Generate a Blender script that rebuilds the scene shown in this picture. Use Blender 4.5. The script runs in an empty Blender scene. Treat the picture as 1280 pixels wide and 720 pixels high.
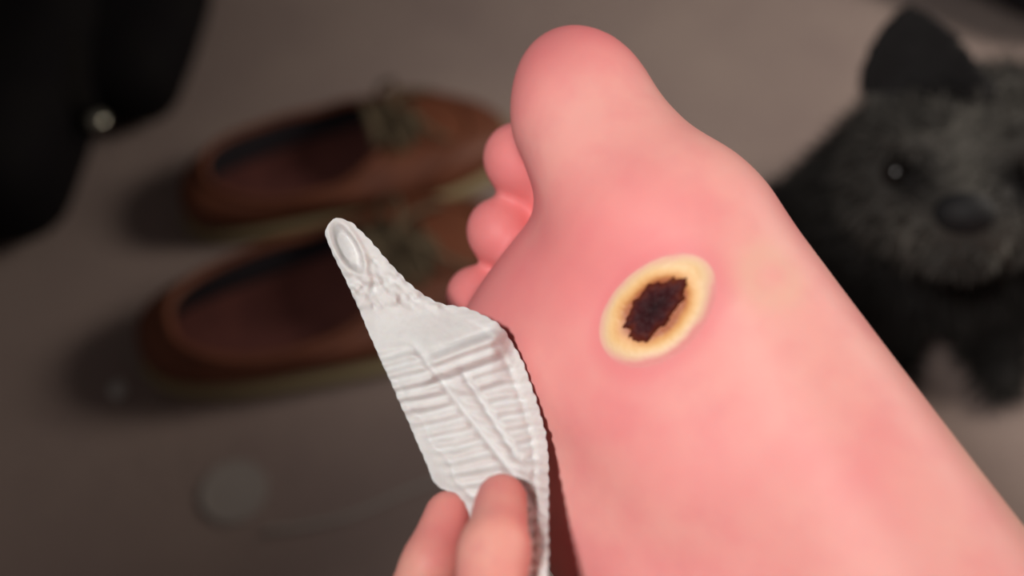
import bpy, bmesh, math, random
import numpy as np
from mathutils import Vector, Matrix
from mathutils.bvhtree import BVHTree

random.seed(7)
rng = np.random.default_rng(7)
scene = bpy.context.scene
COL = scene.collection

# ------------------------------------------------------------------ camera
FPX = 1250.0                                   # focal length in pixels of a 1280x720 frame
PITCH = math.radians(55)                       # looking down at the carpet
CAM = np.array([0.0, 0.0, 0.62])
FWD = np.array([0.0, math.cos(PITCH), -math.sin(PITCH)])
UPV = np.array([0.0, math.sin(PITCH), math.cos(PITCH)])
RGT = np.array([1.0, 0.0, 0.0])
cam_data = bpy.data.cameras.new('camera')
cam_data.sensor_width = 36.0
cam_data.lens = 36.0 * FPX / 1280.0
cam_data.clip_start = 0.01
cam_data.dof.use_dof = True
cam_data.dof.focus_distance = 0.285
cam_data.dof.aperture_fstop = 3.6
cam_ob = bpy.data.objects.new('camera', cam_data)
COL.objects.link(cam_ob)
cam_ob.location = CAM
cam_ob.rotation_euler = (math.pi / 2 - PITCH, 0, 0)
scene.camera = cam_ob

# ------------------------------------------------------------------ world, lamp, exposure
w = bpy.data.worlds.new('dim_room'); scene.world = w; w.use_nodes = True
bg = w.node_tree.nodes['Background']
bg.inputs[0].default_value = (1.0, 0.88, 0.84, 1)
bg.inputs[1].default_value = 0.05
ld = bpy.data.lights.new('room_lamp_light', 'SPOT')          # unseen key lamp, viewer's left; cone shaped to darken the lower-left carpet
ld.energy = 12.4; ld.color = (1.0, 0.95, 0.91); ld.shadow_soft_size = 0.03
lo = bpy.data.objects.new('room_lamp_light', ld); COL.objects.link(lo)
lo.location = (-0.16, -0.06, 0.86)
ld.spot_size = math.radians(73); ld.spot_blend = 1.0
lo.rotation_euler = (Vector((0.24, 0.30, 0.30)) - Vector(lo.location)).to_track_quat('-Z', 'Y').to_euler()
l2 = bpy.data.lights.new('right_fill_light', 'POINT')          # added unseen fill, brightens the upper-right carpet and foot's right edge
l2.energy = 24.0; l2.color = (1.0, 0.90, 0.80); l2.shadow_soft_size = 0.2
l2o = bpy.data.objects.new('right_fill_light', l2); COL.objects.link(l2o)
l2o.location = (0.95, 0.62, 0.72)
scene.view_settings.view_transform = 'Standard'
scene.view_settings.look = 'None'
scene.view_settings.gamma = 1.0
scene.view_settings.use_curve_mapping = False
scene.view_settings.exposure = 0.0

# ------------------------------------------------------------------ helpers
def cam2world(c):                              # (right, up, forward) in metres from the lens -> world
    c = np.asarray(c, float)
    return CAM + c[..., 0:1] * RGT + c[..., 1:2] * UPV + c[..., 2:3] * FWD
def P(u, v, d):                                # a sight line of the photograph at depth d
    return cam2world(np.array([(u - 640) / FPX * d, (360 - v) / FPX * d, d]))
def F(u, v, z=0.0):                            # where a sight line meets height z
    dr = FWD + RGT * (u - 640) / FPX + UPV * (360 - v) / FPX
    return CAM + dr * ((z - CAM[2]) / dr[2])

def mat(name, color, rough=0.6, noise=None, bump=None, sss=0.0, spec=0.5, sheen=0.0, metal=0.0, coords='Object'):
    m = bpy.data.materials.new(name); m.use_nodes = True
    nt = m.node_tree; b = nt.nodes['Principled BSDF']
    b.inputs['Base Color'].default_value = (*color, 1)
    b.inputs['Roughness'].default_value = rough
    b.inputs['Specular IOR Level'].default_value = spec
    b.inputs['Metallic'].default_value = metal
    if sheen:
        b.inputs['Sheen Weight'].default_value = sheen
    if sss:
        b.inputs['Subsurface Weight'].default_value = sss
        b.inputs['Subsurface Radius'].default_value = (1.0, 0.35, 0.2)
        b.inputs['Subsurface Scale'].default_value = 0.004
    tc = nt.nodes.new('ShaderNodeTexCoord')
    if noise:                                  # (scale, second colour, low, high)
        n = nt.nodes.new('ShaderNodeTexNoise'); n.inputs['Scale'].default_value = noise[0]
        n.inputs['Detail'].default_value = 5
        nt.links.new(tc.outputs[coords], n.inputs['Vector'])
        r = nt.nodes.new('ShaderNodeMapRange')
        r.inputs[1].default_value = noise[2]; r.inputs[2].default_value = noise[3]
        nt.links.new(n.outputs['Fac'], r.inputs[0])
        mx = nt.nodes.new('ShaderNodeMix'); mx.data_type = 'RGBA'
        mx.inputs[6].default_value = (*color, 1); mx.inputs[7].default_value = (*noise[1], 1)
        nt.links.new(r.outputs[0], mx.inputs[0])
        nt.links.new(mx.outputs[2], b.inputs['Base Color'])
    if bump:                                   # (scale, strength, distance)
        n = nt.nodes.new('ShaderNodeTexNoise'); n.inputs['Scale'].default_value = bump[0]
        n.inputs['Detail'].default_value = 4
        nt.links.new(tc.outputs[coords], n.inputs['Vector'])
        bp = nt.nodes.new('ShaderNodeBump'); bp.inputs['Strength'].default_value = bump[1]
        bp.inputs['Distance'].default_value = bump[2]
        nt.links.new(n.outputs['Fac'], bp.inputs['Height'])
        nt.links.new(bp.outputs['Normal'], b.inputs['Normal'])
    return m

def mesh_obj(name, verts, faces, material, parent=None, smooth=True):
    me = bpy.data.meshes.new(name)
    me.from_pydata([tuple(map(float, v)) for v in verts], [], [tuple(map(int, f)) for f in faces])
    me.update()
    if smooth:
        me.polygons.foreach_set('use_smooth', [True] * len(me.polygons))
    if material: me.materials.append(material)
    o = bpy.data.objects.new(name, me); COL.objects.link(o)
    if parent is not None:
        o.parent = parent
    return o
def empty(name, loc, rz=0.0):
    e = bpy.data.objects.new(name, None); COL.objects.link(e)
    e.location = loc; e.rotation_euler = (0, 0, rz); e.empty_display_size = 0.03
    return e
def tag(o, label, cat, group=None, kind=None):
    o['label'] = label
    if cat: o['category'] = cat
    if group: o['group'] = group
    if kind: o['kind'] = kind
    return o

# signed distance modelling -------------------------------------------------
def smin(a, b, k):
    h = np.clip(0.5 + 0.5 * (b - a) / k, 0, 1)
    return b + (a - b) * h - k * h * (1 - h)
def ell(p, c, r):
    c = np.asarray(c, float); r = np.asarray(r, float)
    q = (p - c)
    k0 = np.sqrt(((q / r) ** 2).sum(-1)); k1 = np.sqrt(((q / r ** 2) ** 2).sum(-1)) + 1e-9
    return k0 * (k0 - 1) / k1
def cone(p, a, b, ra, rb):
    a = np.asarray(a, float); b = np.asarray(b, float)
    ba = b - a; pa = p - a
    h = np.clip((pa @ ba) / (ba @ ba), 0, 1)
    return np.sqrt(((pa - h[..., None] * ba) ** 2).sum(-1)) - (ra + (rb - ra) * h)
def chain(p, pts, rads, k=None):
    d = None
    for i in range(len(pts) - 1):
        e = cone(p, pts[i], pts[i + 1], rads[i], rads[i + 1])
        d = e if d is None else (np.minimum(d, e) if not k else smin(d, e, k))
    return d
def rbox(p, c, half, r):
    q = np.abs(p - np.asarray(c, float)) - (np.asarray(half, float) - r)
    return np.sqrt((np.maximum(q, 0) ** 2).sum(-1)) + np.minimum(q.max(-1), 0) - r

def surface_nets(fn, lo, hi, h, smooth=2):
    lo = np.asarray(lo, float); hi = np.asarray(hi, float)
    n = np.ceil((hi - lo) / h).astype(int) + 1
    ax = [lo[i] + h * np.arange(n[i]) for i in range(3)]
    B = 4                                      # coarse pass first, exact values only near the surface
    cn = (n + B - 1) // B
    cax = [lo[i] + h * (B * np.arange(cn[i]) + (B - 1) / 2) for i in range(3)]
    CV = fn(np.stack(np.meshgrid(*cax, indexing='ij'), -1).reshape(-1, 3)).reshape(cn)
    V = CV.repeat(B, 0).repeat(B, 1).repeat(B, 2)[:n[0], :n[1], :n[2]].copy()
    near = np.argwhere(np.abs(V) < h * B * 1.8)
    V[tuple(near.T)] = fn(lo + h * near)
    neg = V < 0
    nc = n - 1
    acc = np.zeros((*nc, 3)); cnt = np.zeros(nc)
    offs = [(i, j, k) for i in (0, 1) for j in (0, 1) for k in (0, 1)]
    def sl(o): return tuple(slice(o[d], o[d] + nc[d]) for d in range(3))
    for d in range(3):
        for o in offs:
            if o[d]: continue
            o2 = list(o); o2[d] = 1
            va = V[sl(o)]; vb = V[sl(o2)]
            m = (va < 0) != (vb < 0)
            t = np.where(m, va / np.where(m, va - vb, 1), 0)
            for e in range(3):
                acc[..., e] += np.where(m, o[e] + (t if e == d else 0), 0)
            cnt += m
    act = cnt > 0
    idx = -np.ones(nc, int); idx[act] = np.arange(act.sum())
    cells = np.argwhere(act)
    verts = lo + h * (cells + acc[act] / cnt[act][:, None])
    quads = []
    for d in range(3):
        a, b = [(1, 2), (2, 0), (0, 1)][d]
        s0 = [slice(None)] * 3; s1 = [slice(None)] * 3
        s0[d] = slice(0, -1); s1[d] = slice(1, None)
        n0 = neg[tuple(s0)]; n1 = neg[tuple(s1)]
        E = np.argwhere(n0 != n1)
        ok = (E[:, a] > 0) & (E[:, b] > 0) & (E[:, a] < nc[a]) & (E[:, b] < nc[b])
        E = E[ok]
        fl = n0[tuple(E.T)]
        c = []
        for da, db in ((1, 1), (0, 1), (0, 0), (1, 0)):
            q = E.copy(); q[:, a] -= da; q[:, b] -= db
            c.append(idx[tuple(q.T)])
        Q = np.stack(c, 1)
        Q[~fl] = Q[~fl][:, ::-1]
        quads.append(Q)
    Q = np.concatenate(quads)
    for _ in range(smooth):
        s = np.zeros_like(verts); c = np.zeros(len(verts))
        for i in range(4):
            j = (i + 1) % 4
            np.add.at(s, Q[:, i], verts[Q[:, j]]); np.add.at(c, Q[:, i], 1)
            np.add.at(s, Q[:, j], verts[Q[:, i]]); np.add.at(c, Q[:, j], 1)
        verts = verts * 0.4 + 0.6 * s / np.maximum(c, 1)[:, None]
    return verts, Q

def tube(pts, rad, seg=8, closed=False):
    pts = np.asarray(pts, float); n = len(pts)
    rad = np.full(n, rad) if np.isscalar(rad) else np.asarray(rad)
    V = []; Fc = []
    ref = np.array([0.13, 0.21, 0.97])
    for i in range(n):
        a = pts[(i - 1) % n] if closed or i > 0 else pts[i]
        b = pts[(i + 1) % n] if closed or i < n - 1 else pts[i]
        t = b - a; t /= np.linalg.norm(t) + 1e-12
        x = np.cross(t, ref); x /= np.linalg.norm(x) + 1e-12; y = np.cross(t, x)
        for k in range(seg):
            an = 2 * math.pi * k / seg
            V.append(pts[i] + rad[i] * (math.cos(an) * x + math.sin(an) * y))
    m = n if closed else n - 1
    for i in range(m):
        for k in range(seg):
            i2 = (i + 1) % n; k2 = (k + 1) % seg
            Fc.append((i * seg + k, i * seg + k2, i2 * seg + k2, i2 * seg + k))
    if not closed:
        Fc.append(tuple(range(seg))[::-1]); Fc.append(tuple((n - 1) * seg + k for k in range(seg)))
    return V, Fc
def spline(pts, n):
    pts = np.asarray(pts, float); m = len(pts)
    ex = np.vstack([2 * pts[0] - pts[1], pts, 2 * pts[-1] - pts[-2]])
    out = []
    for t in np.linspace(0, m - 1, n):
        i = min(int(t), m - 2); f = t - i
        p0, p1, p2, p3 = ex[i], ex[i + 1], ex[i + 2], ex[i + 3]
        out.append(0.5 * (2 * p1 + (p2 - p0) * f + (2 * p0 - 5 * p1 + 4 * p2 - p3) * f * f + (3 * p1 - p0 - 3 * p2 + p3) * f ** 3))
    return np.array(out)
def ss(a, b, x):
    t = np.clip((np.asarray(x, float) - a) / (b - a), 0, 1)
    return t * t * (3 - 2 * t)

# smooth value noise for geometry
_perm = rng.random((64, 64))
def vnoise(x, y):
    x = np.asarray(x, float); y = np.asarray(y, float)
    xi = np.floor(x).astype(int); yi = np.floor(y).astype(int)
    fx = x - xi; fy = y - yi
    fx = fx * fx * (3 - 2 * fx); fy = fy * fy * (3 - 2 * fy)
    g = lambda i, j: _perm[i % 64, j % 64]
    return (g(xi, yi) * (1 - fx) + g(xi + 1, yi) * fx) * (1 - fy) + (g(xi, yi + 1) * (1 - fx) + g(xi + 1, yi + 1) * fx) * fy - 0.5

# ------------------------------------------------------------------ the setting: carpet
M_carpet = mat('carpet_taupe', (0.43, 0.33, 0.29), 0.95, noise=(9, (0.36, 0.27, 0.245), 0.35, 0.7), bump=(420, 0.9, 0.004), spec=0.1, sheen=0.2)
nx = ny = 90
gx = np.linspace(-2.2, 2.2, nx); gy = np.linspace(-1.4, 3.0, ny)
V = []; Fc = []
for j in range(ny):
    for i in range(nx):
        V.append((gx[i], gy[j], 0.0015 * float(vnoise(gx[i] * 9, gy[j] * 9)) - 0.001))
for j in range(ny - 1):
    for i in range(nx - 1):
        a = j * nx + i; Fc.append((a, a + 1, a + 1 + nx, a + nx))
floor = mesh_obj('floor', V, Fc, M_carpet)
tag(floor, 'taupe cut pile carpet under the shoes and the dog', 'carpet', kind='structure')

# ------------------------------------------------------------------ the foot
S = 1.12                                       # local units: centimetres of a 25 cm foot
PHI = math.radians(30)
T = np.array([-0.45, 0.75, 0.48]); T /= np.linalg.norm(T)         # heel to toe, in lens axes
N0 = np.array([0, 0, -1.0]) + T[2] * T; N0 /= np.linalg.norm(N0)
X0 = -np.cross(T, -N0)
NS = math.cos(PHI) * N0 + math.sin(PHI) * X0   # sole normal
DZ = -NS
LX = math.cos(PHI) * X0 - math.sin(PHI) * N0   # towards the little toe
TOE = np.array([(690 - 640) / FPX * 0.312, (360 - 70) / FPX * 0.312, 0.312])
def toe_local(): return np.array([-3.1, 24.2, 1.5])
def foot2cam(q):
    q = (np.asarray(q, float) - toe_local()) * 0.01 * S
    return TOE + q[..., 0:1] * LX + q[..., 1:2] * T + q[..., 2:3] * DZ
def foot_sdf(p):
    d = ell(p, (0.2, 3.6, 3.2), (3.2, 3.9, 3.5))
    d = smin(d, cone(p, (-0.9, 5, 4.4), (-2.9, 17.3, 2.4), 3.2, 2.25), 1.6)
    d = smin(d, cone(p, (0.2, 6, 7.0), (-1.4, 16.5, 3.0), 3.9, 1.9), 1.6)
    d = smin(d, cone(p, (1.6, 4, 2.3), (3.8, 15.2, 1.75), 2.3, 1.6), 1.6)
    d = smin(d, cone(p, (0.6, 5, 4.4), (0.6, 17, 2.6), 3.0, 1.9), 1.6)
    d = smin(d, cone(p, (0.2, 13.0, 2.5), (0.3, 16.5, 2.0), 2.3, 2.3), 1.6)
    d = smin(d, ell(p, (0.2, 17.7, 1.8), (4.9, 3.2, 2.0)), 1.2)
    d = smin(d, ell(p, (-2.6, 17.4, 1.7), (2.2, 2.6, 1.85)), 0.9)
    d = smin(d, ell(p, (2.3, 17.6, 1.55), (2.9, 2.5, 1.75)), 0.9)
    d = smin(d, chain(p, [(0.2, 5, 8), (0, 4, 15), (0, 3, 26)], [3.5, 3.6, 4.8]), 2.0)
    d = smin(d, ell(p, (-2.9, 5.8, 8.6), (1.2, 1.5, 1.5)), 0.9)
    # big toe
    t = cone(p, (-3.0, 18.6, 2.1), (-3.0, 22.2, 1.75), 1.8, 1.45)
    t = smin(t, cone(p, (-2.2, 18.6, 1.7), (-2.6, 21.9, 1.5), 2.25, 1.8), 0.8)
    t = smin(t, ell(p, (-3.0, 22.6, 1.55), (1.78, 2.15, 1.5)), 0.7)
    d = smin(d, t, 0.75)
    d = smin(d, cone(p, (-1.6, 19.4, 2.4), (4.2, 18.2, 2.4), 1.6, 1.4), 0.8)
    # small toes, gently clawed
    for (x0, y0, x1, y1, x2, y2, r) in ((-0.5, 18.9, -0.35, 22.2, -0.3, 23.6, 1.0),
                                        (1.55, 18.5, 1.55, 21.3, 1.5, 22.4, 0.92),
                                        (3.3, 17.9, 3.35, 20.4, 3.3, 21.4, 0.88),
                                        (4.8, 16.9, 4.9, 18.9, 4.8, 19.8, 0.82)):
        t = chain(p, [(x0, y0, 2.7), (x1, y1 - 0.3, 3.0), (x2, y2 - 0.6, 2.1)], [r * 1.0, r * 0.93, r], 0.4)
        t = smin(t, ell(p, (x2, y2 - 0.6, 1.95), (r * 1.02, r * 1.15, r)), 0.3)
        d = smin(d, t, 0.32)
    return d
fv, fq = surface_nets(foot_sdf, (-6, -2, -1), (7, 26, 27), 0.14, 3)
foot_w = cam2world(foot2cam(fv))
# orientation of faces
def outward(v, q):
    a, b, c, e = (v[q[:, i]] for i in range(4))
    vol = (np.cross(b - a, c - a) * a).sum() + (np.cross(c - a, e - a) * a).sum()
    return q if vol > 0 else q[:, ::-1]
fq = outward(foot_w, fq)

def skin_mat(name, base, blush, deep, sc=22):
    m = bpy.data.materials.new(name); m.use_nodes = True
    nt = m.node_tree; b = nt.nodes['Principled BSDF']
    tc = nt.nodes.new('ShaderNodeTexCoord')
    def noise(scale, lo_, hi_, det=3):
        n = nt.nodes.new('ShaderNodeTexNoise'); n.inputs['Scale'].default_value = scale; n.inputs['Detail'].default_value = det
        nt.links.new(tc.outputs['Object'], n.inputs['Vector'])
        r = nt.nodes.new('ShaderNodeMapRange'); r.inputs[1].default_value = lo_; r.inputs[2].default_value = hi_
        nt.links.new(n.outputs['Fac'], r.inputs[0]); return r.outputs[0], n.outputs['Fac']
    f1, _ = noise(sc, 0.36, 0.66); f2, _ = noise(sc * 3.2, 0.45, 0.75)
    m1 = nt.nodes.new('ShaderNodeMix'); m1.data_type = 'RGBA'
    m1.inputs[6].default_value = (*base, 1); m1.inputs[7].default_value = (*blush, 1); nt.links.new(f1, m1.inputs[0])
    at = nt.nodes.new('ShaderNodeAttribute'); at.attribute_name = 'flush'
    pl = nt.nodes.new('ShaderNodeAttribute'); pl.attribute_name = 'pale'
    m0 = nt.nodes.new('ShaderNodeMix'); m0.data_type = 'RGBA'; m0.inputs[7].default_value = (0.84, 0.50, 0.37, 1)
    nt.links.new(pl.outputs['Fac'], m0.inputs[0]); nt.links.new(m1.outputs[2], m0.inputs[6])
    m2 = nt.nodes.new('ShaderNodeMix'); m2.data_type = 'RGBA'; m2.inputs[7].default_value = (*deep, 1)
    nt.links.new(at.outputs['Fac'], m2.inputs[0]); nt.links.new(m0.outputs[2], m2.inputs[6])
    m3 = nt.nodes.new('ShaderNodeMix'); m3.data_type = 'RGBA'; m3.blend_type = 'MIX'
    m3.inputs[7].default_value = (deep[0] * 0.95, deep[1] * 1.05, deep[2] * 1.1, 1)
    ml = nt.nodes.new('ShaderNodeMath'); ml.operation = 'MULTIPLY'; ml.inputs[1].default_value = 0.3
    nt.links.new(f2, ml.inputs[0]); nt.links.new(ml.outputs[0], m3.inputs[0]); nt.links.new(m2.outputs[2], m3.inputs[6])
    nt.links.new(m3.outputs[2], b.inputs['Base Color'])
    b.inputs['Roughness'].default_value = 0.55; b.inputs['Specular IOR Level'].default_value = 0.35
    b.inputs['Subsurface Weight'].default_value = 0.25
    b.inputs['Subsurface Radius'].default_value = (1.0, 0.3, 0.2); b.inputs['Subsurface Scale'].default_value = 0.004
    _, fb = noise(900, 0, 1, 2)
    bp = nt.nodes.new('ShaderNodeBump'); bp.inputs['Strength'].default_value = 0.05; bp.inputs['Distance'].default_value = 0.0005
    nt.links.new(fb, bp.inputs['Height']); nt.links.new(bp.outputs['Normal'], b.inputs['Normal'])
    return m
M_skin = skin_mat('skin_foot', (0.90, 0.43, 0.38), (0.88, 0.31, 0.305), (0.82, 0.20, 0.215))
M_skin_hand = skin_mat('skin_hand', (0.86, 0.42, 0.34), (0.84, 0.32, 0.28), (0.78, 0.22, 0.22), 60)

origin = np.array(foot_w[np.argmin(((foot_w - cam2world(foot2cam(np.array([0, 17, 3]))))**2).sum(1))])
foot = mesh_obj('bare_foot', foot_w, fq, M_skin)
tag(foot, 'bare pink foot with an open sore on its sole, raised toes up in the foreground', 'foot')
bvh = BVHTree.FromPolygons([Vector(v) for v in foot_w], [tuple(map(int, q)) for q in fq])

# the sore: ivory blister ring and dark scab, laid on the skin -----------------
def hit(u, v):
    dr = Vector(P(u, v, 1.0) - CAM).normalized()
    loc, nor, _, dist = bvh.ray_cast(Vector(CAM), dr)
    return loc, nor
wc, wn = hit(820, 389)
wa, _ = hit(884, 332); wb, _ = hit(768, 446)
ma = (wa - wb); ma -= ma.dot(wn) * wn; ma.normalize()
mb = wn.cross(ma).normalized()
pa, _ = hit(862, 430); pb, _ = hit(786, 345)
L1 = (wa - wb).length / 2; L2 = abs((pa - pb).dot(mb)) / 2
if (pa - pb).dot(mb) < 0: mb = -mb
# flush attribute: red halo round the sore, warm toe ends and ball
loc_cm = fv
dw = np.sqrt((((foot_w - np.array(wc)) @ np.array(ma)) / L1) ** 2 + (((foot_w - np.array(wc)) @ np.array(mb)) / L2) ** 2)
halo = np.exp(-((dw - 1.05) / 0.28) ** 2) * 0.6
toes = np.maximum(ss(20.5, 23.5, loc_cm[:, 1]) * 0.6, ss(19.0, 20.5, loc_cm[:, 1]) * ss(-1.6, -1.0, loc_cm[:, 0]) * 0.7)
ball = np.exp(-(((loc_cm[:, 0] + 1.0) / 3.0) ** 2 + ((loc_cm[:, 1] - 18.2) / 2.2) ** 2)) * 0.55
fl = np.clip(np.maximum(halo, np.maximum(toes, ball)), 0, 1)
at = foot.data.attributes.new('flush', 'FLOAT', 'POINT'); at.data.foreach_set('value', fl)
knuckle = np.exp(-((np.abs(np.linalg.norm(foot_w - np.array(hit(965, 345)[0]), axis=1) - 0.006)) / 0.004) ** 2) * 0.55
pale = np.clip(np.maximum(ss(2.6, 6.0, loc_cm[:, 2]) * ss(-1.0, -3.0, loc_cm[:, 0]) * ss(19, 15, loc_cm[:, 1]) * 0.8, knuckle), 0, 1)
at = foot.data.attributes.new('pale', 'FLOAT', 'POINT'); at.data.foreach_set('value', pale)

def project(x, y):                             # tangent coordinates -> point and normal on the skin
    q = wc + ma * x + mb * y
    loc, nor, _, _ = bvh.ray_cast(q + wn * 0.02, -wn)
    if loc is None: loc, nor, _, _ = bvh.find_nearest(q)
    return loc, nor
def patch(name, rad_fn, prof, nr, na, material, cx=0, cy=0, rough=0.0, fade=0.0):
    V = []; Fc = []; R = []
    for i in range(nr + 1):
        for k in range(na):
            an = 2 * math.pi * k / na
            rr = i / nr
            ra, rb = rad_fn(an)
            x = cx + rr * ra * math.cos(an); y = cy + rr * rb * math.sin(an)
            loc, nor = project(x, y)
            hgt = prof(rr) + rough * float(vnoise(x * 900 + 31, y * 900 + 17)) * (1 - rr ** 4) + rough * 0.6 * float(vnoise(x * 2200 + 11, y * 2200)) * (1 - rr ** 4)
            V.append(loc + wn * hgt); R.append(rr * (1 + fade * max(0.0, math.sin(an - 0.25))))
    for i in range(nr):
        for k in range(na):
            k2 = (k + 1) % na
            Fc.append((i * na + k, (i + 1) * na + k, (i + 1) * na + k2, i * na + k2))
    o = mesh_obj(name, V, Fc, material, foot)
    a = o.data.attributes.new('radial', 'FLOAT', 'POINT'); a.data.foreach_set('value', R)
    bm = bmesh.new(); bm.from_mesh(o.data); bmesh.ops.remove_doubles(bm, verts=bm.verts, dist=1e-6)
    bm.normal_update()
    if sum((f.normal for f in bm.faces), Vector()).dot(wn) < 0: bmesh.ops.reverse_faces(bm, faces=bm.faces)
    bm.to_mesh(o.data); bm.free()
    return o
def ramp_mat(name, stops, rough, noise_amt=0.06, nscale=260, bump=(700, 0.3, 0.0006)):
    m = bpy.data.materials.new(name); m.use_nodes = True
    nt = m.node_tree; b = nt.nodes['Principled BSDF']
    at = nt.nodes.new('ShaderNodeAttribute'); at.attribute_name = 'radial'
    tc = nt.nodes.new('ShaderNodeTexCoord')
    n = nt.nodes.new('ShaderNodeTexNoise'); n.inputs['Scale'].default_value = nscale
    nt.links.new(tc.outputs['Object'], n.inputs['Vector'])
    s = nt.nodes.new('ShaderNodeMath'); s.operation = 'SUBTRACT'; s.inputs[1].default_value = 0.5; nt.links.new(n.outputs['Fac'], s.inputs[0])
    mu = nt.nodes.new('ShaderNodeMath'); mu.operation = 'MULTIPLY_ADD'; mu.inputs[1].default_value = noise_amt * 2
    nt.links.new(s.outputs[0], mu.inputs[0]); nt.links.new(at.outputs['Fac'], mu.inputs[2])
    cr = nt.nodes.new('ShaderNodeValToRGB')
    while len(cr.color_ramp.elements) > 1: cr.color_ramp.elements.remove(cr.color_ramp.elements[0])
    cr.color_ramp.elements[0].position = stops[0][0]; cr.color_ramp.elements[0].color = (*stops[0][1], 1)
    for p_, c_ in stops[1:]:
        e = cr.color_ramp.elements.new(p_); e.color = (*c_, 1)
    nt.links.new(mu.outputs[0], cr.inputs[0]); nt.links.new(cr.outputs[0], b.inputs['Base Color'])
    b.inputs['Roughness'].default_value = rough
    b2 = nt.nodes.new('ShaderNodeTexNoise'); b2.inputs['Scale'].default_value = bump[0]
    nt.links.new(tc.outputs['Object'], b2.inputs['Vector'])
    bp = nt.nodes.new('ShaderNodeBump'); bp.inputs['Strength'].default_value = bump[1]; bp.inputs['Distance'].default_value = bump[2]
    nt.links.new(b2.outputs['Fac'], bp.inputs['Height']); nt.links.new(bp.outputs['Normal'], b.inputs['Normal'])
    return m
M_blister = ramp_mat('blister_ivory', [(0.0, (0.25, 0.07, 0.03)), (0.50, (0.42, 0.12, 0.04)), (0.60, (0.74, 0.36, 0.12)), (0.70, (0.84, 0.52, 0.22)), (0.80, (0.86, 0.60, 0.35)), (0.89, (0.87, 0.50, 0.38)), (0.96, (0.86, 0.34, 0.32))], 0.5, 0.10, 130)
M_scab = ramp_mat('scab_dark', [(0.0, (0.018, 0.006, 0.008)), (0.6, (0.050, 0.010, 0.012)), (0.85, (0.10, 0.018, 0.012)), (1.0, (0.16, 0.04, 0.015))], 0.6, 0.25, 500, (700, 0.5, 0.0008))
def ring_r(an):
    s = 1.10 * (1 + 0.03 * math.sin(2 * an + 0.7) + 0.02 * math.sin(3 * an + 2))
    return L1 * s, L2 * s
def ring_h(r):
    return -0.0002 + 0.0012 * float(ss(1.0, 0.72, r)) - 0.0005 * float(ss(0.62, 0.45, r))
blister = patch('blister_ring', ring_r, ring_h, 26, 72, M_blister, fade=0.14)
blister['label'] = 'ivory yellow blister ring'
def scab_r(an):
    s = 1 + 0.07 * math.sin(3 * an + 0.4) + 0.06 * math.sin(5 * an + 1.9) + 0.05 * math.sin(9 * an) + 0.035 * math.sin(14 * an + 2) + 0.03 * math.sin(23 * an)
    return L1 * 0.66 * s, L2 * 0.47 * s * (0.82 if math.sin(an) > 0 and math.cos(an) > 0.1 else 1.0)
scab = patch('scab', scab_r, lambda r: 0.0007 + 0.0011 * float(ss(1.0, 0.75, r)) - 0.0009 * float(ss(0.9, 1.0, r)), 24, 120, M_scab, cx=0.0006, cy=-0.0006, rough=0.0006)
scab.parent = blister; M_scab.node_tree.nodes['Principled BSDF'].inputs['Specular IOR Level'].default_value = 0.12
scab['label'] = 'dark crusted scab'

# ------------------------------------------------------------------ the hand
def hand_pts(L): return [P(*q) for q in L]
HC = P(470, 980, 0.235)
thumb = hand_pts([(627, 624, 0.2515), (618, 690, 0.2345), (604, 800, 0.2215), (560, 960, 0.222), (500, 1120, 0.229)])
index = hand_pts([(560, 642, 0.261), (537, 704, 0.253), (478, 830, 0.250), (380, 985, 0.256)])
middle = hand_pts([(520, 790, 0.278), (490, 800, 0.290), (400, 870, 0.292), (325, 1010, 0.272)])
ring = hand_pts([(470, 880, 0.282), (430, 870, 0.298), (340, 940, 0.300), (280, 1060, 0.280)])
little = hand_pts([(420, 970, 0.278), (380, 950, 0.292), (310, 1010, 0.296), (262, 1110, 0.282)])
def hand_sdf(p):
    wrist = P(400, 1330, 0.262); fore = P(330, 1900, 0.30)
    d = cone(p, index[3], P(450, 1220, 0.258), 0.0115, 0.014)
    d = smin(d, cone(p, middle[3], P(425, 1230, 0.262), 0.0115, 0.014), 0.008)
    d = smin(d, cone(p, ring[3], P(395, 1240, 0.266), 0.011, 0.013), 0.008)
    d = smin(d, cone(p, little[3], P(370, 1240, 0.268), 0.010, 0.013), 0.008)
    d = smin(d, cone(p, P(410, 1210, 0.262), wrist, 0.018, 0.021), 0.012)
    d = smin(d, cone(p, wrist, fore, 0.022, 0.032), 0.012)
    t = chain(p, thumb, [0.0066, 0.0080, 0.0090, 0.0115, 0.0150], 0.004)
    d = smin(d, t, 0.008)
    for f, r in ((index, (0.0062, 0.0069, 0.0078, 0.0105)), (middle, (0.0065, 0.0074, 0.0083, 0.0105)),
                 (ring, (0.0063, 0.0071, 0.0078, 0.010)), (little, (0.0055, 0.0062, 0.0068, 0.009))):
        d = smin(d, chain(p, f, r, 0.003), 0.0028)
    return d
allp = np.array(thumb + index + middle + ring + little + [P(330, 1900, 0.30), P(400, 1330, 0.262)])
hv, hq = surface_nets(hand_sdf, allp.min(0) - 0.036, allp.max(0) + 0.036, 0.0016, 2)
hq = outward(hv, hq)
hand = mesh_obj('hand', hv, hq, M_skin_hand)
tag(hand, 'hand pinching the white dressing between thumb and forefinger at the bottom edge', 'hand')
tips = [np.array(thumb[0]), np.array(index[0])]
hf = np.zeros(len(hv))
for t in tips: hf = np.maximum(hf, np.exp(-(((hv - t) ** 2).sum(1)) / 0.016 ** 2) * 0.55)
a_ = hand.data.attributes.new('flush', 'FLOAT', 'POINT'); a_.data.foreach_set('value', hf)

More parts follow.
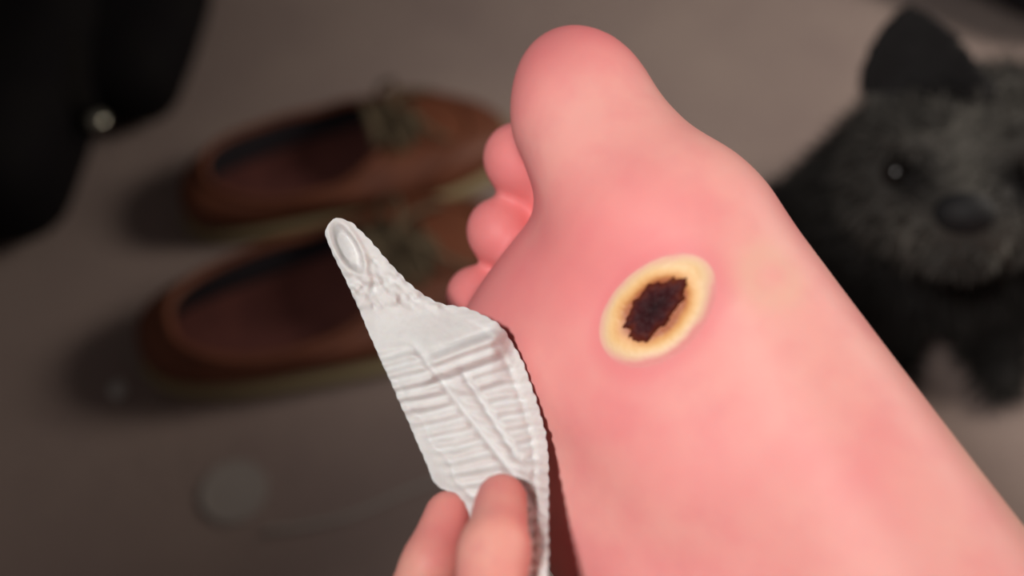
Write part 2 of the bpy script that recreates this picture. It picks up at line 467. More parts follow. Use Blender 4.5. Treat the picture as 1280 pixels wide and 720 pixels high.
# ------------------------------------------------------------------ the dressing
LEFT = spline([(416, 274), (407, 290), (416, 316), (440, 366), (470, 436), (505, 514), (532, 576), (546, 606), (578, 624), (590, 660), (594, 720), (598, 800)], 260)
RIGHT = spline([(420, 272), (440, 280), (468, 308), (498, 342), (528, 368), (552, 380), (590, 388), (624, 408), (648, 444), (664, 484), (677, 524), (684, 566), (685, 620), (684, 720), (680, 800)], 260)
def resample(c, n):
    s = np.r_[0, np.cumsum(np.linalg.norm(np.diff(c, axis=0), axis=1))]
    t = np.linspace(0, s[-1], n)
    return np.c_[np.interp(t, s, c[:, 0]), np.interp(t, s, c[:, 1])], t
NT, NSS = 330, 130
Lc, lt = resample(LEFT, NT); Rc, rt = resample(RIGHT, NT)
def scallop(c, t, amp, per, sgn):
    tg = np.gradient(c, axis=0); tg /= np.linalg.norm(tg, axis=1)[:, None]
    nrm = np.c_[tg[:, 1], -tg[:, 0]]
    return c + sgn * nrm * (amp * (np.abs(np.sin(math.pi * t / per)) + 0.8 * vnoise(t / 9.0, t * 0 + 3)))[:, None]
Rc = scallop(Rc, rt, 1.6, 15, 1); Lc = scallop(Lc, lt, 0.8, 14, -1)
s_ = np.linspace(0, 1, NSS)
U = Lc[:, None, 0] * (1 - s_) + Rc[:, None, 0] * s_
W = Lc[:, None, 1] * (1 - s_) + Rc[:, None, 1] * s_
width = np.linalg.norm(Rc - Lc, axis=1)[:, None]
def dressing_relief(U, W):                     # relief towards the lens, mm
    h = np.zeros_like(U)
    # main creases run down to the right
    def line(x0, y0, x1, y1):
        dx, dy = x1 - x0, y1 - y0; L = math.hypot(dx, dy)
        return ((U - x0) * dx + (W - y0) * dy) / L, ((U - x0) * -dy + (W - y0) * dx) / L, L     # along, across (positive: lower left)
    a1, c1, l1 = line(518, 432, 640, 592)
    a2, c2, l2 = line(576, 462, 640, 562)
    on1 = ss(-10, 10, a1)
    h -= 1.3 * np.exp(-(c1 / 5.0) ** 2) * on1
    h += 0.25 * np.exp(-((c1 - 8) / 8) ** 2) * on1
    h -= 1.3 * np.exp(-(c2 / 4.6) ** 2) * ss(-8, 8, a2) * ss(l2 + 20, l2, a2)
    a3, c3, _ = line(488, 470, 580, 610)
    h -= 0.7 * np.exp(-((c3 + 3 * np.sin(a3 / 9)) / 4) ** 2) * ss(-5, 15, a3)
    # ribs left of the crease
    rib = np.sin((W + 0.20 * U + 3 * vnoise(U / 30, W / 30)) * 2 * math.pi / 16.5)
    left = ss(2, 10, c1) * ss(74, 50, c1) * ss(418, 440, W + 0.2 * (U - 520))
    h += 0.75 * rib * left
    # beads between the creases
    mid = ss(-2, -8, c1) * ss(-4, 4, c2) * ss(450, 470, W)
    h += 0.5 * np.sin((W - 0.1 * U) * 2 * math.pi / 17) * mid
    # ribs right of the second crease
    right = ss(-3, -10, c2) * ss(462, 474, W + 0.24 * (U - 600))
    h += 0.95 * np.sin((W + 0.24 * U + 5 * vnoise(U / 25, W / 25)) * 2 * math.pi / 20.0) * right
    # two long bright folds under the smooth facet
    f = W + 0.36 * (U - 560)
    band = ss(525, 545, U) * ss(640, 618, U)
    h += band * (1.8 * np.exp(-((f - 446) / 5) ** 2) + 1.3 * np.exp(-((f - 462) / 4) ** 2) - 1.2 * np.exp(-((f - 434) / 5) ** 2) - 1.6 * np.exp(-((f - 474) / 4) ** 2))
    # crumples near the tip
    top = ss(402, 372, W + 0.1 * (U - 500))
    h += top * (3.6 * vnoise(U / 13 + 5, W / 13) + 2.0 * vnoise(U / 6.5, W / 6.5 + 9)) * ss(300, 345, W)
    # pocket fold in the tip
    al = ((U - 434) * 0.5 + (W - 310) * 0.866); ac = (-(U - 434) * 0.866 + (W - 310) * 0.5)
    e = np.sqrt((al / 33) ** 2 + (ac / 12.5) ** 2)
    h += ss(1.1, 0.7, e) * (0.16 * ac - 0.05 * al)
    h += -3.5 * ss(1.15, 0.6, e) + 1.0 * np.exp(-((e - 1.25) / 0.3) ** 2)
    h += 0.12 * vnoise(U / 4, W / 4) + 0.6 * vnoise(U / 18 + 3, W / 18)
    # crimped band along the right edge
    return h
H = dressing_relief(U, W) * 1.05
er = (1 - s_)[None, :] * width                 # distance to right edge in px
el = s_[None, :] * width
crimp = ss(20, 12, er) * ss(380, 430, W)
H = H * (1 - 0.6 * crimp) + crimp * (0.16 * np.sin(rt[:, None] * 2 * math.pi / 11.0 + 0.35 * er) + 0.12 * np.sin(rt[:, None] * 2 * math.pi / 9.0 - 0.5 * er) + 0.4)
H -= 0.5 * np.exp(-((er - 19) / 4) ** 2) * ss(400, 440, W)
H += 0.35 * ss(14, 3, el) * ss(300, 400, W)     # turned-up left hem
# overall lie of the sheet: the smooth facet leans back, the belly bulges towards the lens
for _ in range(3):
    H[1:-1, 1:-1] = (H[1:-1, 1:-1] * 2 + H[:-2, 1:-1] + H[2:, 1:-1] + H[1:-1, :-2] + H[1:-1, 2:]) / 6
base = 0.283 - 0.00004 * (W - 272) - 0.030 * ss(540, 760, W)
ff = W + 0.33 * (U - 560)
facet = 7.5 * np.clip((ff - 380) / 52, 0, 1) * ss(520, 440, ff) * ss(455, 535, U) * ss(645, 612, U)
facet += -0.035 * (U - 520) * ss(375, 395, ff) * ss(440, 428, ff) * ss(500, 540, U) * ss(640, 600, U)
belly = 2.5 * np.sin(np.pi * np.clip(s_, 0, 1))[None, :] * ss(430, 520, W) * ss(760, 640, W)
D = base - (H + facet + belly) * 1e-3
front = cam2world(np.stack([(U - 640) / FPX * D, (360 - W) / FPX * D, D], -1)).reshape(-1, 3)
Db = base + 0.0012 - (0.5 * H + facet + belly) * 1e-3
edge = np.minimum(np.minimum(er, el), rt[:, None] * 1.0)
Db = np.where(edge < 4, D + 0.0006, np.maximum(Db, D + 0.0005))
back = cam2world(np.stack([(U - 640) / FPX * Db, (360 - W) / FPX * Db, Db], -1)).reshape(-1, 3)
n1 = NT * NSS
Fc = []
for i in range(NT - 1):
    for k in range(NSS - 1):
        a = i * NSS + k
        Fc.append((a, a + NSS, a + NSS + 1, a + 1)); Fc.append((n1 + a, n1 + a + 1, n1 + a + NSS + 1, n1 + a + NSS))
for i in range(NT - 1):
    for k in (0, NSS - 1):
        a = i * NSS + k
        f = (a, n1 + a, n1 + a + NSS, a + NSS); Fc.append(f if k == 0 else f[::-1])
for k in range(NSS - 1):
    for i in (0, NT - 1):
        a = i * NSS + k
        f = (a, a + 1, n1 + a + 1, n1 + a); Fc.append(f if i == 0 else f[::-1])
M_gauze = mat('gauze_white', (0.80, 0.775, 0.765), 0.85, noise=(300, (0.74, 0.71, 0.70), 0.4, 0.75), bump=(2600, 0.12, 0.0004), spec=0.2, sss=0.15)
dressing = mesh_obj('wound_dressing', np.vstack([front, back]), Fc, M_gauze)
tag(dressing, 'crumpled white ribbed gauze dressing held beside the foot', 'dressing')

# ------------------------------------------------------------------ the shoes
M_leather = mat('leather_brown', (0.20, 0.064, 0.030), 0.55, noise=(28, (0.14, 0.042, 0.021), 0.35, 0.7), bump=(500, 0.25, 0.001), spec=0.4)
M_lining = mat('lining_dark', (0.022, 0.018, 0.022), 0.85, bump=(700, 0.2, 0.001), spec=0.2)
M_insole = mat('insole_maroon', (0.16, 0.055, 0.045), 0.8, noise=(40, (0.12, 0.042, 0.036), 0.4, 0.7), spec=0.2)
M_sole = mat('sole_tan', (0.36, 0.29, 0.16), 0.75, bump=(300, 0.2, 0.001), spec=0.3)
M_lace = mat('lace_tan', (0.14, 0.105, 0.065), 0.8, bump=(900, 0.5, 0.001), spec=0.2)
M_eyelet = mat('eyelet_brass', (0.25, 0.17, 0.08), 0.4, metal=1.0)
def make_shoe(mirror=1):
    root = empty('boat_shoe', (0, 0, 0))
    K = 72
    def outline(an, grow=0.0):
        # heel at x=-0.145, toe at x=0.145
        c, s = math.cos(an), math.sin(an)
        x = 0.145 * c
        wd = 0.0455 + 0.010 * float(ss(-0.06, 0.075, x)) - 0.004 * float(ss(0.07, 0.145, x))
        y = wd * math.copysign(abs(s) ** 0.72, s)
        y += mirror * 0.009 * math.sin((x + 0.145) / 0.29 * math.pi) * 0.8
        return np.array([x * (1 + grow / 0.145), y * (1 + grow / 0.045), 0])
    def opening(an):
        c, s = math.cos(an), math.sin(an)
        x = -0.041 + 0.078 * c
        wd = 0.0385 + 0.003 * float(ss(-0.13, 0.0, x))
        y = wd * math.copysign(abs(s) ** 0.8, s) + mirror * 0.006
        z = 0.043 + 0.008 * float(ss(-0.06, -0.13, x)) + 0.012 * float(ss(-0.02, 0.022, x))
        return np.array([x, y, z])
    ang = [2 * math.pi * k / K for k in range(K)]
    # sole: stacked rings with a welt
    rings = [(0.000, -0.002), (0.003, 0.002), (0.010, 0.003), (0.014, 0.002), (0.016, -0.002)]
    V = []; Fc = []
    for z, g in rings:
        for a in ang:
            p = outline(a, g); p[2] = z; V.append(p)
    nR = len(rings)
    for i in range(nR - 1):
        for k in range(K):
            k2 = (k + 1) % K; Fc.append((i * K + k, i * K + k2, (i + 1) * K + k2, (i + 1) * K + k))
    Fc.append(tuple(range(K))[::-1]); Fc.append(tuple((nR - 1) * K + k for k in range(K)))
    mesh_obj('sole', V, Fc, M_sole, root)
    # upper: annulus from the welt to the collar
    NL = 22; V = []; Fc = []
    def upper_pt(a, t, inset=0.0):
        o = outline(a, -0.002 - inset); e = opening(a)
        toe = float(ss(0.2, 0.95, math.cos(a)))
        ax = t ** (2.4 - 0.9 * toe)
        bz = (1 - toe) * (1 - (1 - t) ** 1.5) + toe * (0.52 * (1 - (1 - t) ** 5) + 0.48 * t ** 1.1)
        bulge = 0.004 * math.sin(math.pi * t) * (1 - toe)
        p = o * (1 - ax) + e * ax
        d = o - np.array([o[0] * 0.9, 0, 0]); n = np.linalg.norm(d) + 1e-9
        p = p + d / n * bulge
        p[2] = 0.014 + (e[2] - 0.014) * bz
        return p
    for i in range(NL + 1):
        for a in ang: V.append(upper_pt(a, i / NL))
    for i in range(NL):
        for k in range(K):
            k2 = (k + 1) % K; Fc.append((i * K + k, i * K + k2, (i + 1) * K + k2, (i + 1) * K + k))
    upper = mesh_obj('upper', V, Fc, M_leather, root)
    # collar roll
    V, Fc = tube([opening(a) for a in ang], 0.0035, 8, True); mesh_obj('collar', V, Fc, M_leather, upper)
    # lining and insole
    V = []; Fc = []; NLi = 8
    for i in range(NLi + 1):
        t = i / NLi
        for a in ang:
            e = opening(a); q = np.array([e[0] * 1.0, e[1], 0])
            o = outline(a, -0.010); ins = np.array([min(o[0], 0.06), o[1] * 0.86, 0])
            p = e * (1 - t) + ins * t if i else e
            p = np.array([p[0], p[1], e[2] * (1 - t) + 0.019 * t]); V.append(p)
    for i in range(NLi):
        for k in range(K):
            k2 = (k + 1) % K; Fc.append((i * K + k, (i + 1) * K + k, (i + 1) * K + k2, i * K + k2))
    mesh_obj('lining', V, Fc, M_lining, root)
    V = []
    for a in ang:
        o = outline(a, -0.010); V.append((min(o[0], 0.06), o[1] * 0.88, 0.0205))
    for a in ang:
        o = outline(a, -0.010); V.append((min(o[0], 0.06), o[1] * 0.88, 0.0175))
    Fc = [tuple(range(K)), tuple(range(K, 2 * K))[::-1]] + [(k, K + k, K + (k + 1) % K, (k + 1) % K) for k in range(K)]
    mesh_obj('insole', V, Fc, M_insole, root, False)
    # tongue rising out of the vamp
    V = []; Fc = []; nt_, nw = 10, 8
    for lay in (0, 1):
        for i in range(nt_):
            t = i / (nt_ - 1)
            for k in range(nw):
                s = k / (nw - 1) * 2 - 1
                x = 0.074 - 0.056 * t
                z = 0.044 + 0.026 * t - 0.010 * s * s + (0.004 * lay)
                V.append((x, mirror * 0.006 + 0.024 * s * (0.85 + 0.15 * t), z))
    q = nt_ * nw
    for i in range(nt_ - 1):
        for k in range(nw - 1):
            a = i * nw + k
            Fc.append((a, a + 1, a + 1 + nw, a + nw)); Fc.append((q + a, q + a + nw, q + a + nw + 1, q + a + 1))
    bd = [k for k in range(nw)] + [i * nw + nw - 1 for i in range(1, nt_)] + [(nt_ - 1) * nw + k for k in range(nw - 2, -1, -1)] + [i * nw for i in range(nt_ - 2, 0, -1)]
    for i in range(len(bd)):
        a, b = bd[i], bd[(i + 1) % len(bd)]; Fc.append((a, q + a, q + b, b))
    tongue = mesh_obj('tongue', V, Fc, M_lace, root)
    # apron seam on the vamp
    seam = []
    for k in range(41):
        a = math.radians(-62 + 124 * k / 40)
        p = upper_pt(a, 0.50 if abs(a) < 9 else 0.50); seam.append(p + np.array([0, 0, 0.0012]))
    V, Fc = tube(spline(seam, 80), 0.0021, 6); mesh_obj('apron_seam', V, Fc, M_leather, upper)
    # laces across the tongue with eyelets, and a bow
    for x, zz in ((0.034, 0.068), (0.047, 0.062), (0.060, 0.056)):
        y0 = mirror * 0.006
        pts = [(x + 0.002, y0 - 0.026, zz - 0.013), (x, y0 - 0.013, zz - 0.001), (x - 0.001, y0, zz + 0.003), (x, y0 + 0.013, zz - 0.001), (x + 0.002, y0 + 0.026, zz - 0.013)]
        V, Fc = tube(spline(pts, 16), 0.0024, 7); mesh_obj('lace', V, Fc, M_lace, tongue)
        for sg in (-1, 1):
            c = np.array([x + 0.002, y0 + sg * 0.027, zz - 0.014])
            V, Fc = tube([c + 0.0034 * np.array([math.cos(b), math.sin(b), -0.5 * sg * math.sin(b)]) for b in np.linspace(0, 2 * math.pi, 12, endpoint=False)], 0.0010, 5, True)
            mesh_obj('eyelet', V, Fc, M_eyelet, upper)
    for sg in (-1, 1):
        b = np.array([0.040, mirror * 0.006, 0.072])
        pts = [b, b + (0.008, sg * 0.014, 0.006), b + (0.010, sg * 0.030, -0.001), b + (0.000, sg * 0.034, -0.010), b + (-0.004, sg * 0.020, -0.002), b]
        V, Fc = tube(spline(pts, 26), 0.0022, 6); mesh_obj('lace_loop', V, Fc, M_lace, tongue)
        pts = [b, b + (0.012, sg * 0.010, 0.002), b + (0.030, sg * 0.022, -0.012), b + (0.042, sg * 0.027, -0.021)]
        V, Fc = tube(spline(pts, 16), 0.0022, 6); mesh_obj('lace_end', V, Fc, M_lace, tongue)
    return root
def place_shoe(root, heel, toe):
    h = F(*heel); t = F(*toe); c = (h + t) / 2
    root.location = (c[0], c[1], 0); root.rotation_euler = (0, 0, math.atan2(t[1] - h[1], t[0] - h[0]))
    L = np.linalg.norm(t - h) / 0.29
    root.scale = (L, L * 1.14, L * 0.95)
shoe_far = make_shoe(1)
place_shoe(shoe_far, (236, 278), (640, 178))
tag(shoe_far, 'brown leather boat shoe nearer the top of the photo, farther from the dressing', 'shoe', 'pair of brown boat shoes')
shoe_near = make_shoe(-1)
place_shoe(shoe_near, (186, 458), (668, 306))
tag(shoe_near, 'brown leather boat shoe with tan sole edge showing, partly behind the white dressing', 'shoe', 'pair of brown boat shoes')

# ------------------------------------------------------------------ the dog
def fur_mat(name):
    m = bpy.data.materials.new(name); m.use_nodes = True
    nt = m.node_tree; b = nt.nodes['Principled BSDF']
    at = nt.nodes.new('ShaderNodeAttribute'); at.attribute_name = 'tone'
    cr = nt.nodes.new('ShaderNodeValToRGB')
    cr.color_ramp.elements[0].color = (0.006, 0.005, 0.006, 1); cr.color_ramp.elements[1].color = (0.19, 0.178, 0.155, 1)
    nt.links.new(at.outputs['Fac'], cr.inputs[0]); nt.links.new(cr.outputs[0], b.inputs['Base Color'])
    b.inputs['Roughness'].default_value = 0.7; b.inputs['Specular IOR Level'].default_value = 0.2
    return m
def fur_tone(p):
    q = hl(p)
    head = ss(0.085, 0.06, np.linalg.norm(q - np.array([0, 0, 0.01]), axis=1))
    t = 0.12 + 0.19 * head
    t += 0.42 * np.exp(-(((q[:, 0]) / 0.013) ** 2 + ((q[:, 1] - 0.010) / 0.016) ** 2)) * head          # grizzled bridge
    t += 0.45 * np.exp(-(((np.abs(q[:, 0]) - 0.022) / 0.010) ** 2 + ((q[:, 1] + 0.030) / 0.014) ** 2)) * head   # whiskers
    t += 0.12 * ss(0.02, 0.04, q[:, 1]) * head
    for sx in (-1, 1):
        t -= 0.30 * np.exp(-(((q[:, 0] - sx * 0.024) / 0.017) ** 2 + ((q[:, 1] + 0.003) / 0.012) ** 2)) * head
    earm = (q[:, 1] > 0.031) & (q[:, 0] < 0.012) & (np.abs(q[:, 2]) < 0.04)
    t = np.where(earm, 0.03, t)
    back = ss(0.40, 0.50, p[:, 1]) * ss(0.11, 0.15, p[:, 2]) * 0.22
    t = t + back * (~earm) + 0.10 * vnoise(p[:, 0] * 60, p[:, 1] * 60 + p[:, 2] * 45) * (~earm)
    return np.clip(t, 0, 1)
def set_tone(o, t):
    a = o.data.attributes.new('tone', 'FLOAT', 'POINT'); a.data.foreach_set('value', t)
M_eye = mat('eye_dark', (0.010, 0.008, 0.007), 0.25, spec=0.4)
M_nose = mat('nose_black', (0.006, 0.006, 0.007), 0.7, bump=(600, 0.4, 0.001))
DH = P(1204, 196, 0.530)                       # centre of the head
look = (CAM - DH); look /= np.linalg.norm(look)
fx = np.array([1.0, 0.05, 0]); fz0 = look * 0.95 + np.array([0.03, -0.15, -0.12]); fz0 /= np.linalg.norm(fz0)
fy = np.cross(fz0, fx); fy /= np.linalg.norm(fy); fx = np.cross(fy, fz0)   # head axes: right, up, out of the face
def hd(x, y, z): return DH + fx * x + fy * y + fz0 * z
def hl(p): q = p - DH; return np.stack([q @ fx, q @ fy, q @ fz0], -1)
def dog_sdf(p):
    q = hl(p)
    d = ell(q, (0, -0.006, 0), (0.050, 0.036, 0.050))
    d = smin(d, ell(q, (-0.030, -0.014, 0.004), (0.026, 0.030, 0.034)), 0.012)
    d = smin(d, ell(q, (0.030, -0.014, 0.004), (0.026, 0.030, 0.034)), 0.012)
    d = smin(d, ell(q, (0, -0.018, 0.046), (0.026, 0.021, 0.030)), 0.012)       # muzzle
    d = smin(d, ell(q, (0, -0.036, 0.042), (0.020, 0.013, 0.026)), 0.008)       # jaw and beard
    d = smin(d, ell(q, (-0.024, 0.014, 0.036), (0.017, 0.006, 0.012)), 0.006)   # brows
    d = smin(d, ell(q, (0.024, 0.014, 0.036), (0.017, 0.008, 0.012)), 0.006)
    for sx in (-1, 1):                                                          # eye sockets
        d = -smin(-d, ell(q, (sx * 0.032, -0.002, 0.042), (0.010, 0.008, 0.010)), 0.004)
    # ears: upright cupped triangles
    e = q - np.array([-0.0265, 0.022, 0.0])
    y = e[..., 1]; t = np.clip(y / 0.055, 0, 1)
    ctr = 0.002 - 0.010 * t * t
    wdt = 0.0305 * np.clip(1 - t, 0, 1) ** 0.8 * (1 + 1.1 * t) * (0.82 + 0.18 * ss(0, 0.3, t))
    sh = np.abs(e[..., 0] - ctr) - wdt
    th = np.abs(e[..., 2] + 0.010 - 9.0 * (e[..., 0] - ctr) ** 2 + 0.006 * t) - 0.0036
    d = smin(d, np.maximum(np.maximum(sh * 0.8, th), np.maximum(-y - 0.012, y - 0.055)), 0.004)
    d = smin(d, ell(q, (0.046, 0.016, -0.006), (0.022, 0.014, 0.022)), 0.008)       # the other ear folded back
    d = smin(d, ell(q, (0.056, 0.012, 0.002), (0.009, 0.020, 0.015)), 0.006)
    # neck, chest, trunk, haunch, legs
    g = p
    d = smin(d, cone(g, hd(0, -0.01, -0.02), (0.285, 0.415, 0.135), 0.040, 0.050), 0.03)
    d = smin(d, ell(g, (0.290, 0.425, 0.115), (0.075, 0.070, 0.080)), 0.03)
    d = smin(d, ell(g, (0.345, 0.475, 0.085), (0.075, 0.075, 0.065)), 0.03)
    d = smin(d, cone(g, (0.270, 0.430, 0.095), (0.215, 0.428, 0.060), 0.062, 0.046), 0.03)
    d = smin(d, chain(g, [(0.250, 0.400, 0.09), (0.262, 0.385, 0.045), (0.262, 0.372, 0.014), (0.262, 0.350, 0.012)], [0.032, 0.019, 0.015, 0.0135], 0.01), 0.015)
    d = smin(d, chain(g, [(0.325, 0.405, 0.09), (0.340, 0.385, 0.045), (0.342, 0.372, 0.014), (0.342, 0.350, 0.012)], [0.032, 0.019, 0.015, 0.0135], 0.01), 0.015)
    d = smin(d, chain(g, [(0.215, 0.430, 0.05), (0.190, 0.415, 0.030), (0.195, 0.385, 0.014)], [0.040, 0.024, 0.014], 0.01), 0.015)
    d = smin(d, chain(g, [(0.380, 0.50, 0.07), (0.410, 0.46, 0.03), (0.405, 0.43, 0.014)], [0.045, 0.024, 0.014], 0.01), 0.015)
    d = smin(d, chain(g, [(0.365, 0.54, 0.06), (0.40, 0.57, 0.03), (0.44, 0.575, 0.02)], [0.02, 0.013, 0.008], 0.01), 0.015)
    return d
dv, dq = surface_nets(dog_sdf, (0.10, 0.22, -0.004), (0.47, 0.66, 0.36), 0.0033, 1)
dq = outward(dv, dq)
dog = mesh_obj('dog', dv, dq, fur_mat('fur_black')); set_tone(dog, fur_tone(dv))
tag(dog, 'small scruffy black dog with one pricked ear sitting on the carpet behind the foot', 'dog')
def ball(name, c, r, axes, material, parent, sc=(1, 1, 1), nu=16, nv=10):
    V = []; Fc = []
    for i in range(nv + 1):
        th = math.pi * i / nv
        for k in range(nu):
            ph = 2 * math.pi * k / nu
            l = (math.sin(th) * math.cos(ph) * sc[0] * r, math.sin(th) * math.sin(ph) * sc[1] * r, math.cos(th) * sc[2] * r)
            V.append(np.asarray(c) + axes[0] * l[0] + axes[1] * l[1] + axes[2] * l[2])
    for i in range(nv):
        for k in range(nu):
            k2 = (k + 1) % nu; Fc.append((i * nu + k, (i + 1) * nu + k, (i + 1) * nu + k2, i * nu + k2))
    return mesh_obj(name, V, Fc, material, parent)
AX = (fx, fy, fz0)
for sx in (-1, 1): ball('eye', hd(sx * 0.032, -0.002, 0.0365), 0.0078, AX, M_eye, dog)
nz = ball('nose', hd(0, -0.012, 0.0735), 0.0122, AX, M_nose, dog, (1.15, 0.85, 0.7))
# shaggy coat: tapered blades rooted in the skin
tri_a = dv[dq[:, 0]]; tri_b = dv[dq[:, 1]]; tri_c = dv[dq[:, 2]]; tri_d = dv[dq[:, 3]]
nrm = np.cross(tri_c - tri_a, tri_d - tri_b); area = np.linalg.norm(nrm, axis=1); nrm /= area[:, None] + 1e-12
cen = (tri_a + tri_b + tri_c + tri_d) / 4
NB = 26000
pick = rng.choice(len(dq), NB, p=area / area.sum())
u1 = rng.random((NB, 1)); u2 = rng.random((NB, 1))
root_p = (tri_a[pick] * (1 - u1) + tri_b[pick] * u1) * (1 - u2) + (tri_d[pick] * (1 - u1) + tri_c[pick] * u1) * u2
nn = nrm[pick]
ql = hl(root_p)
inhead = (np.abs(ql[:, 0]) < 0.075) & (ql[:, 1] > -0.05) & (ql[:, 2] > -0.05)
ear = inhead & (ql[:, 1] > 0.033) & (ql[:, 0] < 0.012)
face = inhead & (ql[:, 2] > 0.03)
length = np.where(ear, 0.003, np.where(face, 0.007, np.where(inhead, 0.011, 0.017))) * (0.6 + 0.8 * rng.random(NB))
eyes = np.minimum(np.linalg.norm(ql - np.array([0.032, -0.002, 0.038]), axis=1), np.linalg.norm(ql - np.array([-0.032, -0.002, 0.038]), axis=1)) < 0.011
nosem = np.linalg.norm(ql - np.array([0, -0.012, 0.073]), axis=1) < 0.014
length[eyes | nosem] = 0.0012
comb = np.array([0, 0, -0.75])
dirs = nn + comb + 0.55 * rng.normal(size=(NB, 3)); dirs += 0.25 * nn
dt = (dirs * nn).sum(1); dirs[dt < 0.25] += nn[dt < 0.25] * (0.35 - dt[dt < 0.25])[:, None]
dirs /= np.linalg.norm(dirs, axis=1)[:, None]
side = np.cross(dirs, rng.normal(size=(NB, 3))); side /= np.linalg.norm(side, axis=1)[:, None]
wdt = 0.0009 * (0.6 + 0.8 * rng.random((NB, 1)))
p0 = root_p - nn * 0.001
mid_ = p0 + dirs * (length * 0.55)[:, None]
tip = p0 + dirs * length[:, None] + np.array([0, 0, -0.2]) * length[:, None]
tip[:, 2] = np.maximum(tip[:, 2], 0.001)
FV = np.stack([p0 - side * wdt, p0 + side * wdt, mid_ + side * wdt * 0.8, mid_ - side * wdt * 0.8, tip], 1).reshape(-1, 3)
b0 = np.arange(NB) * 5
FF = [(int(b), int(b) + 1, int(b) + 2, int(b) + 3) for b in b0] + [(int(b) + 3, int(b) + 2, int(b) + 4) for b in b0]
M_hair = fur_mat('hair_charcoal')
coat = mesh_obj('fur', FV, FF, M_hair, dog); coat['kind'] = 'stuff'; set_tone(coat, fur_tone(root_p).repeat(5))

# ------------------------------------------------------------------ black bag, top left
M_black = mat('nylon_black', (0.006, 0.005, 0.006), 0.8, noise=(30, (0.008, 0.007, 0.007), 0.4, 0.7), bump=(600, 0.3, 0.001), spec=0.1)
M_black2 = mat('webbing_black', (0.014, 0.012, 0.011), 0.8, bump=(900, 0.4, 0.001), spec=0.2)
M_snap = mat('snap_steel', (0.72, 0.70, 0.58), 0.3, metal=1.0)
c0 = F(112, 322); c2 = F(150, 196)
bag = empty('backpack', (c0[0] - 0.2, c0[1] + 0.1, 0))
def bag_local(v): return np.asarray(v) - np.array(bag.location)
bv, bq = surface_nets(lambda p: smin(rbox(p, (c0[0] - 0.205, c0[1] + 0.21, 0.06), (0.20, 0.225, 0.058), 0.05), rbox(p, (c0[0] - 0.26, c0[1] + 0.25, 0.11), (0.12, 0.15, 0.06), 0.05), 0.03) + 0.006 * vnoise(p[:, 0] * 18, p[:, 1] * 18),
                      (c0[0] - 0.45, c0[1] - 0.06, -0.004), (c0[0] + 0.06, c0[1] + 0.49, 0.2), 0.009, 1)
mesh_obj('body', bag_local(bv), outward(bv, bq), M_black, bag)
px, py = c2[0], c2[1]
bv, bq = surface_nets(lambda p: smin(rbox(p, (px - 0.032, py + 0.200, 0.038), (0.080, 0.185, 0.038), 0.036), ell(p, (px - 0.01, py + 0.13, 0.05), (0.07, 0.11, 0.035)), 0.03) + 0.004 * vnoise(p[:, 0] * 25, p[:, 1] * 25),
                      (px - 0.2, py - 0.06, -0.004), (px + 0.14, py + 0.45, 0.12), 0.007, 1)
mesh_obj('side_pocket', bag_local(bv), outward(bv, bq), M_black, bag)
# strap lying between body and pocket
pts = spline([F(70, -60, 0.10), F(72, 10, 0.10), F(84, 80, 0.095), F(100, 140, 0.08), F(112, 160, 0.045)], 30)
V = []; Fc = []
for i, q in enumerate(pts):
    for dx, dz in ((-0.013, 0.0015), (0.013, 0.0015), (0.013, -0.0015), (-0.013, -0.0015)): V.append(bag_local(q) + np.array([dx, 0, dz]))
for i in range(len(pts) - 1):
    for k in range(4): Fc.append((i * 4 + k, i * 4 + (k + 1) % 4, i * 4 + 4 + (k + 1) % 4, i * 4 + 4 + k))
Fc += [(3, 2, 1, 0), tuple((len(pts) - 1) * 4 + k for k in range(4))]
mesh_obj('strap', V, Fc, M_black2, bag, False)
sc_ = F(121, 150, 0.075)
I3 = (np.array([1.0, 0, 0]), np.array([0, 1.0, 0]), np.array([0, 0, 1.0]))
sn = ball('snap', bag_local(sc_), 0.0085, I3, M_snap, bag, (1, 1, 0.6)); sn['label'] = 'shiny metal snap'
tag(bag, 'black bag with a rounded side pocket and shiny metal snap at top left', 'bag')

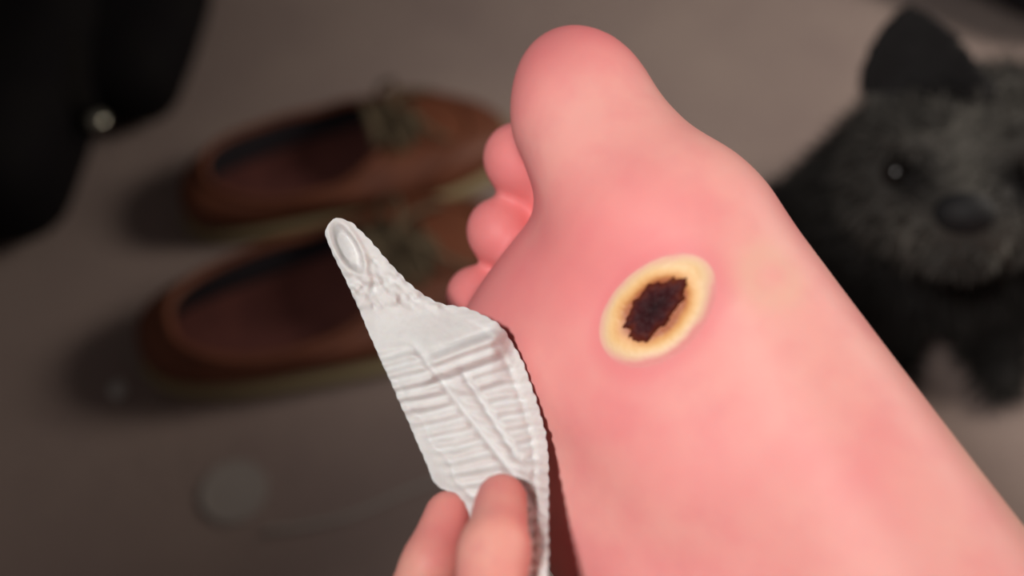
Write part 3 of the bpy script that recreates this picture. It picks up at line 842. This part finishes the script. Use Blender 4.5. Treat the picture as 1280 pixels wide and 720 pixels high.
# ------------------------------------------------------------------ dark cushion, top right corner
cc = F(1240, 8)
M_cush = mat('cushion_black', (0.012, 0.011, 0.014), 0.8, bump=(500, 0.3, 0.001), spec=0.2)
cx_, cy_ = cc[0] + 0.10, cc[1] + 0.165
cv, cq = surface_nets(lambda p: smin(ell(p, (cx_, cy_, 0.05), (0.235, 0.235, 0.05)), ell(p, (cx_, cy_, 0.035), (0.225, 0.225, 0.034)), 0.02) - 0.003 * np.sin(np.arctan2(p[:, 1] - cy_, p[:, 0] - cx_) * 9), (cx_ - 0.26, cy_ - 0.26, -0.002), (cx_ + 0.26, cy_ + 0.26, 0.12), 0.009, 1)
cush = mesh_obj('floor_cushion', cv, outward(cv, cq), M_cush)
tag(cush, 'black rounded cushion cut off by the top right corner', 'cushion')

# ------------------------------------------------------------------ small things on the carpet
M_lid = mat('lid_grey', (0.38, 0.34, 0.31), 0.9, bump=(300, 0.1, 0.001))
lc = F(292, 615)
V = []; Fc = []; K = 40
prof = [(0.0, 0.000), (0.0215, 0.000), (0.0225, 0.0006), (0.0225, 0.0012), (0.0215, 0.0018), (0.0185, 0.0017), (0.018, 0.0013), (0.0, 0.0013)]
for r, z in prof[1:-1]:
    for k in range(K): V.append((r * math.cos(2 * math.pi * k / K), r * math.sin(2 * math.pi * k / K), z))
m = len(prof) - 2
for i in range(m - 1):
    for k in range(K): Fc.append((i * K + k, i * K + (k + 1) % K, (i + 1) * K + (k + 1) % K, (i + 1) * K + k))
Fc += [tuple(range(K))[::-1], tuple((m - 1) * K + k for k in range(K))]
lid = mesh_obj('round_lid', V, Fc, M_lid, None, False); lid.location = (lc[0], lc[1], 0)
tag(lid, 'pale round lid lying on the dark carpet at bottom left', 'lid')
M_cord = mat('cord_grey', (0.46, 0.42, 0.38), 0.6)
pts = [F(330, 664, 0.002), F(390, 656, 0.002), F(450, 640, 0.002), F(500, 618, 0.002), F(545, 602, 0.002), F(610, 596, 0.002), F(700, 620, 0.002)]
V, Fc = tube(spline(pts, 60), 0.0016, 8)
cord = mesh_obj('cord', V, Fc, M_cord); tag(cord, 'thin pale cord curving across the carpet behind the fingers', 'cord')
sp = F(150, 491)
V = []; Fc = []
M_scrap = mat('scrap_white', (0.75, 0.76, 0.72), 0.6)
scrap = ball('paper_scrap', (0, 0, 0.0035), 0.0058, I3, M_scrap, None, (1, 1.25, 0.6), 9, 6)
for v in scrap.data.vertices: v.co *= 1 + 0.35 * (random.random() - 0.5)
for v in scrap.data.vertices: v.co.z = max(v.co.z, 0.0)
scrap.location = (sp[0], sp[1], 0)
tag(scrap, 'tiny white crumpled scrap on the carpet left of the shoes', 'scrap')
